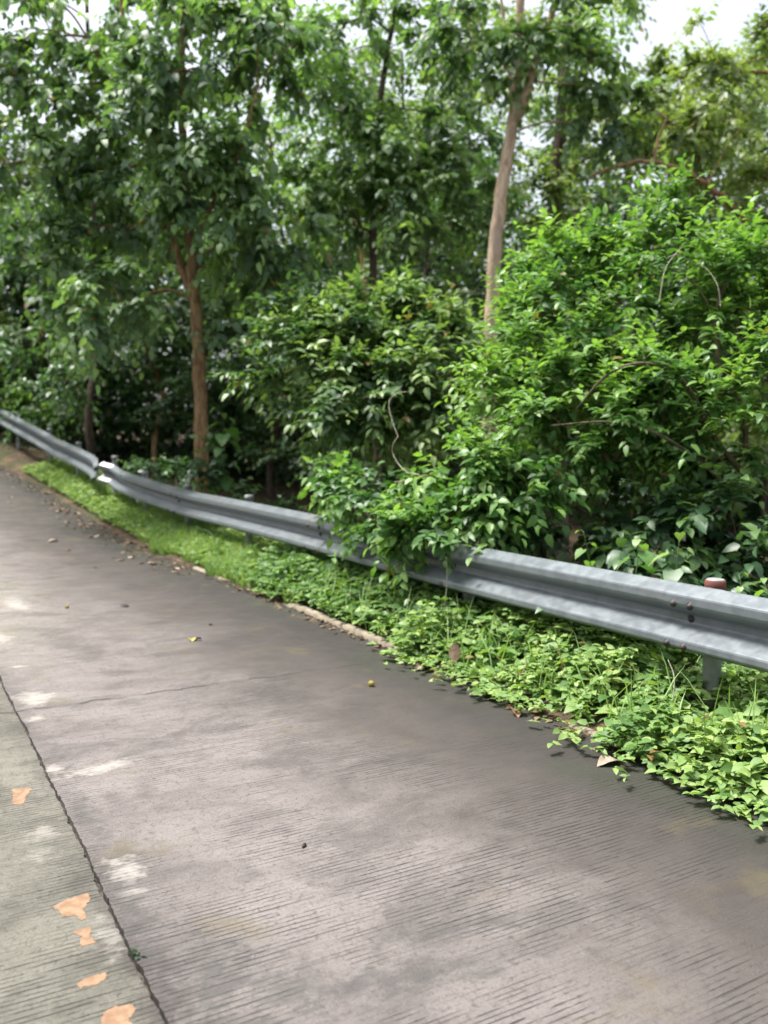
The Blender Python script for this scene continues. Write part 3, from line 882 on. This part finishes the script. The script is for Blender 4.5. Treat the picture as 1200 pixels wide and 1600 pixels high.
b = gbase(760, 12.4)
forked = tree('broadleaf_tree', 'tall pale-barked tree forking high up behind the bushes', b, [
    ([b - (0, 0, .2), S(765, 600, 12.4), S(770, 460, 12.4), S(777, 350, 12.4), S(790, 260, 12.4), S(803, 175, 12.4), S(812, 90, 12.4), S(813, 0, 12.4), S(805, -150, 12.4)], .118, .045),
    ([S(800, 195, 12.4), S(822, 150, 12.3), S(840, 80, 12.2), S(866, 10, 12.1), S(890, -100, 12.0)], .070, .03),
    ([S(803, 175, 12.4), S(795, 110, 12.6), S(788, 40, 12.7), S(780, -60, 12.8)], .035, .015)], [
    (S(720, 70, 12.6), (.9, .9, .55), 12), (S(880, 90, 12.2), (.9, .9, .6), 14), (S(780, -70, 12.5), (2.0, 1.5, .7), 20),
    (S(960, 170, 12.4), (.8, .8, .5), 10), (S(815, 60, 12.0), (.45, .3, .4), 6)],
    52, 'pale_bark', M['bluish'], 9, 8, .185, .5, .50, FULLW, droop=.45, up=.1, pend=.35)

b = gbase(590, 14.0)
behind = tree('broadleaf_tree', 'dense tree with a dim leaning trunk standing behind the rounded bush', b, [
    ([b - (0, 0, .2), S(588, 560, 14), S(582, 400, 14), S(588, 260, 14), S(598, 130, 14), S(618, 0, 14), S(640, -120, 14)], .07, .03)], [
    (S(560, 240, 13.8), (1.15, .9, .5), 18), (S(600, 320, 13.6), (1.2, .8, .5), 18), (S(690, 290, 13.9), (.9, .8, .5), 12), (S(510, 150, 14), (.9, .8, .5), 12),
    (S(540, 50, 14.2), (1.1, .9, .6), 14), (S(650, 40, 14.2), (.8, .8, .6), 10), (S(700, 200, 14), (.7, .7, .5), 8), (S(470, 300, 13.8), (.7, .7, .6), 10)],
    55, 'dark_bark', M['bluish'], 9, 8, .19, .5, .55, FULLW, droop=.45, up=.1, pend=.35)

b = gbase(880, 15.5)
brown = tree('broadleaf_tree', 'brown-trunked tree half hidden in leaves right of the forked tree', b, [
    ([b, S(868, 400, 15.5), S(868, 290, 15.5), S(876, 180, 15.5), S(885, 60, 15.5), S(890, -80, 15.5)], .13, .05),
    ([S(872, 215, 15.5), S(900, 170, 15.4), S(940, 150, 15.4)], .04, .015)], [
    (S(960, 140, 15.5), (1.6, 1.3, .9), 26), (S(1060, 250, 15.2), (1.5, 1.2, .9), 24), (S(850, 330, 15.4), (1.0, 1.0, .7), 14), (S(1130, 130, 15.2), (1.1, 1, .7), 14),
    (S(860, 20, 15.5), (1.3, 1, .6), 10)],
    53, 'dark_bark', M['olive'], 10, 8, .19, .5, .5, SIMPLE, droop=.4)

b = gbase(1225, 13.5)
arch = tree('broadleaf_tree', 'olive-leaved tree with one bare limb arching low over the tall bright bush', b, [
    ([b, S(1225, 500, 13.5), S(1222, 380, 13.5), S(1232, 260, 13.5), S(1225, 120, 13.5), S(1230, -60, 13.5)], .10, .04),
    ([S(1222, 420, 13.5), S(1150, 330, 13.0), S(1110, 295, 12.6), S(1070, 268, 12.4), S(1010, 251, 12.3), S(960, 262, 12.3), S(920, 277, 12.3)], .050, .020),
    ([S(1020, 252, 12.3), S(1030, 215, 12.3), S(1042, 185, 12.3)], .028, .012)], [
    (S(1110, 190, 13.3), (1.2, 1, .7), 18), (S(1190, 300, 13.2), (.8, .8, .6), 10), (S(1020, 210, 13.2), (.8, .8, .45), 10), (S(1150, 80, 13.4), (1.1, 1, .6), 15), (S(1075, 85, 13.4), (.7, .7, .35), 7)],
    54, 'tan_bark', M['olive'], 9, 8, .17, .48, .52, SIMPLE, droop=.4)

# dark trunks in the shade on the left, and the depth of the wood
protos = []
for k, (lm, bk, sd, rr) in enumerate([('shade', 'dark_bark', 61, .085), ('bluish', 'dark_bark', 62, .07), ('olive', 'dark_bark', 63, .075), ('shade', 'tan_bark', 64, .07)]):
    r = np.random.default_rng(sd)
    lob = []
    for q in range(16):
        h = 1.9 + 0.66 * q
        a = r.uniform(0, 6.28); rad = r.uniform(.5, 1.5)
        lob.append((np.array([math.cos(a) * rad, math.sin(a) * rad, h]), (1.25, 1.25, .6), 9))
    wob = r.normal(0, .20, (6, 2))
    path = [(wob[i][0] * min(i, 2), wob[i][1] * min(i, 2), z) for i, z in enumerate([-.3, 1.4, 3.2, 5.6, 8.4, 11.4])]
    protos.append((np.array(path), rr, lob, lm, bk, sd))

wood = [  # px, distance, kind, rot, scale xy, scale z, label
    (150, 16.5, 0, 0.3, .95, .80, 'dark-trunked tree in the shade just behind the damaged splice of the guardrail'),
    (-110, 21.0, 1, 1.0, 1.05, .95, 'leafy tree at the far left edge of the wood, over the end of the guardrail'),
    (60, 21.0, 2, 2.0, 1.0, .60, None), (245, 20.0, 3, 0.7, 1.1, .60, None), (425, 19.5, 0, 4.0, 1.0, .62, None), (470, 21.0, 1, 2.6, 1.1, .75, None),
    (565, 17.5, 3, 3.3, 1.0, .72, None), (660, 16.0, 0, 5.5, 1.0, .62, None), (720, 21.0, 2, 1.4, 1.1, .95, None), (840, 21.0, 1, 0.2, 1.1, .9, None),
    (960, 19.5, 0, 2.2, 1.0, .70, None), (1070, 21.0, 2, 4.4, 1.1, .85, None), (1190, 19.0, 1, 3.0, 1.0, .85, None), (1290, 16.0, 2, 1.9, 1.0, .9, None),
    (330, 24.0, 0, 1.1, 1.2, .70, None), (150, 25.0, 1, 5.0, 1.2, .68, None), (600, 25.0, 2, 3.9, 1.2, 1.0, None), (-160, 22.0, 0, 2.9, 1.2, 1.0, None)]
made = {}
SHARED = {0: 'deep green tree deep in the wood, one of several alike', 1: 'bluish-green tree deep in the wood, one of several alike',
          2: 'olive green tree deep in the wood, one of several alike', 3: 'deep green brown-stemmed tree deep in the wood, one of several alike'}
for px, d, k, rz, sx, sz, lab in wood:
    lab = lab or SHARED[k]
    grp = 'trees deep in the wood behind the bushes'
    b = gbase(px, d)
    if k not in made:
        path, rr, lob, lm, bk, sd = protos[k]
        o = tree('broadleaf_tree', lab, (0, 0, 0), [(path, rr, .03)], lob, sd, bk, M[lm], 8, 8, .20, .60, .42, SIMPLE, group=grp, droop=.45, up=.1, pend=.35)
        o.location = b; o.rotation_euler = (0, 0, rz); o.scale = (sx, sx, sz)
        made[k] = o
    else:
        copy_thing(made[k], b, rz, (sx, sz), lab, grp)

# far wood that reads as one mass, and an unseen wood added across the road to shade it
def mass(name, label, P, size, length, seed, lm, tint=.35):
    r = np.random.default_rng(seed)
    n = len(P)
    L = Leaves()
    sprays(L, r, P, r.normal(0, 1, (n, 3)) + UP * .25, length * r.uniform(.6, 1.3, n), 9, size, tint + r.normal(0, .2, n), droop=.4)
    obj(name, L.build(name, M[lm], SIMPLE), kind='stuff', label=label, category='woods')
r = np.random.default_rng(71)
n = 15000
ang = r.uniform(-.72, .62, n); dist = r.uniform(22, 34, n)
hx, hy = np.sin(ang) * dist, np.cos(ang) * dist
hm = 8.2 + 1.3 * np.sin(ang * 9) + 1.0 * np.sin(ang * 23 + 1) - 3.2 * np.clip(ang - .05, 0, 1) * 2.2
hz = gheight(hx, hy) + np.maximum(hm, 1.5) * r.uniform(0, 1, n) ** 1.1
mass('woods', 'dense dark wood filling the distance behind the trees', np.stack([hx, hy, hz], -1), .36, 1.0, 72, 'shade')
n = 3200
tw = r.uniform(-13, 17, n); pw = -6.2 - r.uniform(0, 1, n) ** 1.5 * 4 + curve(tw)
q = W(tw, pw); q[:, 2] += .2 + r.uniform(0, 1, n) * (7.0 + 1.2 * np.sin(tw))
mass('woods', 'unseen leafy wood lining the far side of the road, added for its shade', q, .34, 1.0, 73, 'shade')

# ------------------------------------------------------------------ ground cover between road and rail
def patchy(x, y, s):
    return np.sin(x * 1.7 * s + .6) * np.cos(y * 1.3 * s + 1.1) + .6 * np.sin(x * 3.9 * s - y * 2.7 * s)

r = np.random.default_rng(81)
L = Leaves()
def cover(t, p, hmax, size, tint, n_each=3):
    N = len(t)
    base = W(t, p, 0)
    h = hmax * r.uniform(.25, 1, N) ** .7
    az = r.uniform(0, 6.283, N)
    for k in range(n_each):
        a = az + (k - 1) * 1.35 + r.normal(0, .2, N)
        el = r.uniform(-.25, .30, N)
        d = np.stack([np.cos(a), np.sin(a), el], -1)
        nn = UP + r.normal(0, .42, (N, 3))
        tt = np.clip(tint + r.normal(0, .22, N), 0, .92)
        tt = np.where(r.random(N) < .008, 1.0, tt)
        L.add(base + np.stack([0 * h, 0 * h, h + .02], -1), d, nn, size * r.uniform(.42, 1.35, N), tt)
# near carpet of small three-part leaves
N = 15000
t_ = r.uniform(-1.5, 7.2, N)
edge = 2.87 + .09 * np.sin(t_ * 2.3) + .08 * np.sin(t_ * 6.1 + 1) + .06 * np.sin(t_ * 13) + .03 * np.sin(t_ * 31) - .10 * np.clip((4.3 - t_) / 3, 0, 1)
edge = edge + np.where((t_ > 4.7) & (t_ < 6.8), .12, 0)
p_ = edge + r.uniform(0, 1, N) ** .9 * (3.85 - edge)
u = (p_ - edge)
hm_ = np.clip(.035 + u * .60, 0, .34) * (1 + .70 * np.sin(t_ * 4.3) * np.cos(p_ * 7 + t_))
hm_ = hm_ * np.where(t_ < 2.2, 1.15, 1.0) * (1 - .42 * np.exp(-((t_ - 2.78) / .22) ** 2) * np.clip((p_ - 3.05) / .2, 0, 1))
b0 = W(t_, p_)
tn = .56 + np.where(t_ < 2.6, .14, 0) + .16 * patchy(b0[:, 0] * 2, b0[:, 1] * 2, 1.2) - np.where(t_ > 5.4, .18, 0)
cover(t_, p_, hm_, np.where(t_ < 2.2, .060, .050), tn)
N = 2200       # larger leaves standing among the small ones
t_ = r.uniform(-1, 6.2, N); p_ = 2.95 + r.uniform(0, 1, N) ** .8 * .85
cover(t_, p_, np.clip(.06 + (p_ - 2.9) * .55, 0, .40) * (1 - .8 * np.exp(-((t_ - 2.78) / .25) ** 2)), .085, .46 + r.normal(0, .12, N))
N = 900        # loose upright sprigs
t_ = r.uniform(-1, 6.6, N); p_ = 2.88 + r.uniform(0, 1, N) * .9
t_ = np.where((np.abs(t_ - 2.78) < .25) & (p_ > 3.05), t_ - .8, t_)
az = r.uniform(0, 6.28, N)
d_ = np.stack([.45 * np.cos(az), .45 * np.sin(az), np.ones(N)], -1)
sprays(L, r, W(t_, p_, .02), d_, r.uniform(.14, .40, N) * np.clip(.5 + (p_ - 2.88) * .8, .5, 1.1), 8, .062, .55 + r.normal(0, .12, N), droop=.25, pend=.05, dead=.02)
# runners creeping out on to the concrete
N = 420
t_ = r.uniform(.5, 5.0, N); 
lobes_t = np.array([2.15, 2.45, 2.8, 3.55, 3.9, 1.7, 4.5])
t_ = lobes_t[r.integers(0, 7, N)] + r.normal(0, .16, N)
p_ = 2.88 - np.abs(r.normal(0, .11, N))
cover(t_, p_, np.full(N, .035), .042, np.full(N, .62))
obj('ground_cover', L.build('ground_cover', M['weed'], T_full(0.62)), kind='stuff', label='carpet of small pale-green creeping weeds between the concrete and the rail', category='weeds')

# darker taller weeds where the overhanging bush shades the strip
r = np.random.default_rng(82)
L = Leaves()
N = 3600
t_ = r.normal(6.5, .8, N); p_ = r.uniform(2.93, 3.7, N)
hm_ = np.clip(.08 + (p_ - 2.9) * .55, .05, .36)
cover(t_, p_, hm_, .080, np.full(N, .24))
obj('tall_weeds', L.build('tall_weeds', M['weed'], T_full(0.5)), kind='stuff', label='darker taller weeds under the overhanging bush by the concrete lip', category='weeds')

# soft grass farther up
def blades(N, t_, p_, h, wd, tint, r):
    base = W(t_, p_, 0)
    az = r.uniform(0, 6.283, N)
    d = np.stack([np.cos(az), np.sin(az), 0 * az], -1)
    lean = r.uniform(.15, .75, N)
    side = np.cross(d, UP)
    k = [0, .45, .8, 1.0]
    ctr = [base + UP * (h * s * (1 - .35 * lean * s))[:, None] + d * (h * lean * s * s)[:, None] for s in k]
    w = [wd, wd * .85, wd * .5, wd * .05]
    V = np.stack([c + sgn * side * np.asarray(w_)[..., None] for c, w_ in zip(ctr, w) for sgn in (-1, 1)], 1)
    off = (np.arange(N) * 8)[:, None, None]
    q = np.array([(0, 1, 3, 2), (2, 3, 5, 4), (4, 5, 7, 6)])[None] + off
    return V.reshape(-1, 3), q.reshape(-1, 4), np.repeat(tint, 8)
r = np.random.default_rng(83)
N = 38000
t_ = np.concatenate([r.uniform(6.5, 14.5, N - 3000), r.uniform(14.5, 22, 3000)])
e_ = 2.90 + np.clip((t_ - 10) * .05, 0, .22) + .05 * np.sin(t_ * 2.9) + .04 * np.sin(t_ * 7.3)
p_ = e_ + r.uniform(0, 1, N) * .85
tn = np.clip(.55 + .2 * patchy(t_, p_ * 3, 1.1) + r.normal(0, .15, N), 0, .92)
h_ = np.where(t_ > 12.5, .6, 1.0) * r.uniform(.10, .30, N) * np.clip(.55 + (p_ - e_) * 1.6, .5, 1.25)
nn_ = 1500     # single blades standing among the near weeds
tb_ = r.uniform(-1, 6.6, nn_)
t_ = np.concatenate([t_, tb_]); p_ = np.concatenate([p_, r.uniform(2.92, 3.85, nn_)]); N += nn_
h_ = np.concatenate([h_, r.uniform(.16, .46, nn_)]); tn = np.concatenate([tn, r.uniform(.3, .92, nn_)])
tn = np.where(r.random(N) < .03, 1.0, tn)
v, q, tn = blades(N, t_, p_, h_, np.full(N, .0050), tn, r)
obj('grass', mesh_np('grass', v, [q], M['grass'], tint=tn), kind='stuff', label='soft bright grass blades on the verge along the guardrail', category='grass')
L = Leaves()
N = 11000
t_ = r.uniform(6.5, 17, N); p_ = 2.94 + r.uniform(0, 1, N) * .75
cover(t_, p_, .07 + (p_ - 2.9) * .34, .050, np.full(N, .74))
obj('verge_weeds', L.build('verge_weeds', M['weed'], T_simple(.6)), kind='stuff', label='low weeds mixed into the grass of the far verge', category='weeds')

# ------------------------------------------------------------------ single plants that can be told apart
def sapling(name, label, cat, base, tip, nl, size, seed, leafm, tint, bend=.06, tmpl=HEART):
    r = np.random.default_rng(seed)
    root = thing(name, label, cat, base)
    base = np.asarray(base, float); tip = np.asarray(tip, float)
    path = smooth_path([base - (0, 0, .03), base * .6 + tip * .4 + r.normal(0, bend, 3) * (1, 1, 0), base * .25 + tip * .75 + r.normal(0, bend * .6, 3) * (1, 1, 0), tip], 6)
    tb = Tubes(); tb.add(path, np.linspace(.006, .002, len(path)), 5)
    L = Leaves()
    n = len(path)
    for k in range(nl):
        s = .30 + .70 * k / (nl - 1)
        q = path[min(n - 1, int(s * (n - 1)))]
        a = k * 2.4 + r.normal(0, .3)
        d = np.array([math.cos(a), math.sin(a), .25])
        pet = q + d * size * .45
        tb.add([q, q + d * size * .25 + (0, 0, .01), pet], [.0018, .0014, .001], 4)
        L.add(pet[None], (d * (1, 1, 0) + (0, 0, -.55 + r.normal(0, .15)))[None], (np.array([0, 0, .8]) + d * .7 + r.normal(0, .15, 3))[None], np.array([size * r.uniform(.75, 1.1) * (1.05 - .45 * (s > .9))]), np.array([tint + r.normal(0, .1) + .2 * (s > .85)]))
    obj('stem', tb.build('stem', M['green_stem'], root), root)
    obj('foliage', L.build('foliage', leafm, tmpl, root), root)
    return root
sapling('climbing_plant', 'heart-leaved plant rising over the rail left of the rust red post cap', 'plant', W(3.15, 3.62, -.05), spot(1062, 838, 4.65), 12, .110, 91, M['glossy'], .50)
sapling('climbing_plant', 'upright plant with broad heart leaves just behind the rail between two slimmer sprigs', 'plant', W(3.4, 3.66, -.05), spot(1000, 835, 4.85), 13, .105, 92, M['fresh'], .42)
sapling('climbing_plant', 'slim sprig with curled pale tip leaves leaning over the rail near the bright bush', 'plant', W(3.72, 3.60, -.05), spot(912, 832, 4.95), 10, .075, 93, M['fresh'], .62)
sapling('climbing_plant', 'small heart-leaved sprig rising over the rail right of the rust red post cap', 'plant', W(2.6, 3.58, -.05), spot(1155, 898, 4.25), 9, .075, 94, M['fresh'], .6)
sapling('climbing_plant', 'leafy shoot behind the rail at the right edge of the photo', 'plant', W(2.35, 3.60, -.05), spot(1192, 905, 4.1), 8, .07, 95, M['fresh'], .5)
sapling('broadleaf_weed', 'broad-leaved weed on the verge beside the end of the concrete lip', 'plant', W(5.05, 3.12, 0), W(5.1, 3.16, .30), 9, .120, 96, M['glossy'], .5, .03, T_full(.5))
sapling('broadleaf_weed', 'broad-leaved weed under the rail below the overhanging bush', 'plant', W(5.45, 3.22, 0), W(5.5, 3.24, .36), 9, .125, 97, M['glossy'], .36, .03, T_full(.5))
sapling('broadleaf_weed', 'yellowish young weed by the kerb lip in front of the dark weeds', 'plant', W(5.9, 3.02, 0), W(5.9, 3.05, .20), 8, .085, 98, M['fresh'], .68, .02, T_full(.5))
sapling('sapling', 'green sapling of broad leaves growing beside the base of the slim tan trunk', 'plant', gbase(352, 11.0), spot(346, 640, 11.0), 16, .20, 99, M['fresh'], .42, .12, HEART)

# curled bare tendrils and dry twigs
def cord(name, label, cat, pts, r0, r1, m, n=8):
    pts = [np.asarray(q, float) for q in pts]
    root_loc = pts[0]
    tb = Tubes()
    sp = smooth_path(pts, n)
    tb.add(sp, np.linspace(r0, r1, len(sp)), 5)
    class _R: location = root_loc
    o = obj(name, tb.build(name, m, _R), label=label, category=cat)
    o.location = root_loc
    return o
cord('vine_tendril', 'pale bare tendril curling in the dark gap between two bushes', 'vine',
     [S(655, 742, 6.6), S(632, 735, 6.7), S(615, 712, 6.8), S(614, 695, 6.8), S(622, 682, 6.8)], .004, .0025, M['dry_twig'])
cord('vine_tendril', 'long bare tendril looping up into the rounded bush', 'vine',
     [S(622, 682, 6.8), S(612, 655, 6.9), S(608, 628, 7.0), S(622, 614, 7.0), S(645, 612, 7.0)], .0025, .002, M['dry_twig'])
cord('vine_tendril', 'bare stem stretched nearly level between sprays of the overhanging bush', 'vine',
     [S(560, 757, 7.2), S(590, 756, 7.0), S(625, 752, 6.8), S(665, 742, 6.6)], .004, .003, M['dry_twig'])
cord('dry_twig', 'bare pale twig forking through the top of the tall bright bush', 'twig',
     [S(1126, 478, 6.0), S(1121, 446, 6.0), S(1104, 420, 6.05), S(1085, 412, 6.1), S(1058, 398, 6.05), S(1040, 404, 6.1)], .004, .002, M['dry_twig'])
cord('dry_twig', 'short bent pale twig sticking up over the tall bright bush', 'twig',
     [S(1030, 470, 6.0), S(1040, 420, 6.0), S(1060, 392, 6.0), S(1066, 386, 6.0)], .004, .002, M['dry_twig'])
cord('dry_stalk', 'thin pale seed stalk standing in front of the rail at the second post', 'stalk',
     [W(4.72, 3.1, .05), W(4.7, 3.14, .40), W(4.72, 3.15, .62)], .003, .0015, M['dry_twig'])
cord('dry_stalk', 'curved yellowish stalk in front of the rusty-capped post', 'stalk',
     [W(2.80, 3.12, .10), W(2.82, 3.16, .28), W(2.87, 3.17, .36)], .003, .0015, M['dry_twig'])
cord('grass_blade', 'long pale blade arching over the grass before the far rail', 'grass blade',
     [W(8.7, 3.05, .05), W(8.85, 3.05, .34), W(9.15, 2.98, .40), W(9.0, 2.9, .28)][:3], .006, .002, M['grass'])

# ------------------------------------------------------------------ litter on the concrete
def leaf_litter_mat(name, a, b):
    m = mat(name); t = NT(m)
    o = t.new('ShaderNodeTexCoord').outputs['Object']
    t.out(t.bsdf(t.mix(t.step(t.noise(o, 40, 4), .35, .65), a, b), .8))
    return m
M['dead_pale'] = leaf_litter_mat('dry_leaf_pale', (0.20, 0.15, 0.11), (0.34, 0.28, 0.22))
M['dead_brown'] = leaf_litter_mat('dry_leaf_brown', (0.12, 0.065, 0.035), (0.25, 0.14, 0.075))
M['dead_yellow'] = leaf_litter_mat('fallen_leaf_yellow', (0.22, 0.19, 0.03), (0.32, 0.27, 0.06))
M['dead_black'] = leaf_litter_mat('rotten_leaf', (0.010, 0.009, 0.008), (0.03, 0.025, 0.02))
M['dead_pink'] = leaf_litter_mat('dry_leaf_pinkish', (0.24, 0.14, 0.10), (0.34, 0.25, 0.17))
M['berry'] = leaf_litter_mat('berry_skin', (0.17, 0.145, 0.025), (0.27, 0.22, 0.045))

def dry_leaf(label, t0, p0, size, m, seed, group=None, upright=False, curl=.25, name='fallen_leaf'):
    r = np.random.default_rng(seed)
    nx, ny = 7, 5
    u = np.linspace(0, 1, nx)[:, None]; w = np.linspace(-1, 1, ny)[None]
    half_w = .30 * np.sin(np.pi * np.clip(u, .02, .985) ** .8)
    x = u + 0 * w; y = w * half_w; z = curl * (np.abs(w) ** 2 * half_w * 1.3) + curl * .35 * np.sin(u * 3) + r.normal(0, .012, x.shape)
    a = r.uniform(0, 6.28)
    if upright:
        v = np.stack([y, .4 * z - .1, x], -1).reshape(-1, 3) * size
        a = -.3
    else:
        v = np.stack([x - .5, y, z], -1).reshape(-1, 3) * size
        v[:, 2] -= v[:, 2].min() - .001
    ca, sa = math.cos(a), math.sin(a)
    v = np.stack([v[:, 0] * ca - v[:, 1] * sa, v[:, 0] * sa + v[:, 1] * ca, v[:, 2]], -1)
    loc = W(t0, p0, 0)
    top = mesh_np(name, np.concatenate([v, v - (0, 0, .0012)]), [grid_faces(nx, ny), grid_faces(nx, ny)[:, ::-1] + nx * ny], m)
    o = obj(name, top, label=label, category='leaf', group=group)
    o.location = loc + (np.array([0, 0, .07]) if upright else 0)
    return o

r = np.random.default_rng(140)
L = Leaves()
N = 1500
t_ = np.concatenate([r.uniform(8.5, 20, 1000), r.uniform(.5, 8.5, 500)])
p_ = 2.86 - np.abs(r.normal(0, 1, N)) * np.where(t_ > 8.5, .17, .05)
az = r.uniform(0, 6.283, N)
L.add(W(t_, p_, .006), np.stack([np.cos(az), np.sin(az), r.normal(0, .12, N)], -1), UP + r.normal(0, .18, (N, 3)), r.uniform(.02, .075, N), r.uniform(0, .92, N))
M['litter'] = leaf_mat('leaf_litter', (0.035, 0.022, 0.014), (0.10, 0.062, 0.036), (0.25, 0.19, 0.12), 0.05, .8, .2)
obj('leaf_litter', L.build('leaf_litter', M['litter'], SIMPLE), kind='stuff', label='brown leaf crumbs and bits gathered along the road edge', category='litter')
dry_leaf('blackened curled leaf lying alone in the middle of the far lane', 7.17, 1.69, .08, M['dead_black'], 101, curl=.3)
dry_leaf('yellow leaf with a black spot beside the middle of the lane', 5.77, 1.79, .085, M['dead_yellow'], 102, curl=.3)
dry_leaf('small black scrap lying on the yellow leaf', 5.75, 1.83, .045, M['dead_black'], 103, curl=.7)
dry_leaf('pinkish dry leaf standing upright among the pale weeds at the kerb', 4.24, 2.90, .125, M['dead_pink'], 104, upright=True)
dry_leaf('pale dry leaf flat at the weed edge by the upright pinkish leaf', 4.40, 2.76, .12, M['dead_pale'], 105)
dry_leaf('brown curled leaf half under the weeds at the road edge', 3.45, 2.74, .11, M['dead_brown'], 106, curl=.5)
dry_leaf('tan dry leaf lying under the weed edge toward the right', 2.72, 2.66, .13, M['dead_pale'], 107)
dry_leaf('tiny dark scrap below the kerb lip on the bare concrete', 6.17, 2.06, .035, M['dead_black'], 108, curl=.5)
r = np.random.default_rng(111)
for i in range(64):     # drift of dry leaves gathered along the far edge
    tt = r.choice([r.uniform(8.6, 19), r.uniform(11, 18)]); pp = 2.85 - abs(r.normal(0, .28)) - .05
    k = r.integers(0, 3)
    dry_leaf(['pale dry leaf in the drift along the far road edge', 'brown dry leaf in the drift along the far road edge', 'pinkish dry leaf in the drift along the far road edge'][k],
             tt, pp, r.uniform(.05, .12), [M['dead_pale'], M['dead_brown'], M['dead_pink']][k], 200 + i, group='dry leaves drifted along the far road edge', curl=r.uniform(.08, .28))
for i, (tt, pp) in enumerate([(10.6, .9), (11.3, 2.0), (13.2, 1.1)]):
    dry_leaf('pale leaf lying loose out on the far lane', tt, pp, .14, M['dead_pale'], 300 + i, group='loose leaves on the far lane')

def pebble(name, label, cat, t0, p0, rad, sq, m, seed):
    import bmesh
    bm = bmesh.new()
    bmesh.ops.create_icosphere(bm, subdivisions=2, radius=rad)
    r = random.Random(seed)
    for v in bm.verts:
        v.co *= 1 + r.uniform(-.07, .07)
        v.co.z *= sq[2]; v.co.x *= sq[0]; v.co.y *= sq[1]
    for f in bm.faces: f.smooth = True
    me = bpy.data.meshes.new(name); bm.to_mesh(me); bm.free(); me.materials.append(m)
    o = obj(name, me, label=label, category=cat)
    o.location = [float(x) for x in W(t0, p0, rad * sq[2] * .9)]
    return o
pebble('berry', 'small yellow fallen berry on the concrete below the kerb lip', 'berry', 4.233, 2.332, .019, (1, 1, .9), M['berry'], 1)
o = pebble('seed_pod', 'small dark seed pod lying alone in the near lane', 'seed pod', 2.652, 1.203, .011, (.55, 1.6, .5), M['dead_black'], 2)
o.rotation_euler = (0, 0, -.2)
pebble('berry', 'tiny yellowish berry far up the lane', 'berry', 7.32, 1.274, .016, (1, 1, .9), M['berry'], 3)

# tuft growing out of the lane joint
r = np.random.default_rng(150)
root = thing('weed_tuft', 'tiny dark green weed tuft growing out of the lane joint', 'weed', W(2.30, JP, 0))
L = Leaves()
N = 13
az = r.uniform(0, 6.283, N)
L.add(W(2.30 + r.normal(0, .018, N), JP + r.normal(0, .008, N), .004), np.stack([np.cos(az), np.sin(az), r.uniform(.1, .8, N)], -1), UP + r.normal(0, .3, (N, 3)), r.uniform(.010, .024, N), r.uniform(.05, .3, N))
obj('foliage', L.build('foliage', M['shade'], SIMPLE, root), root)
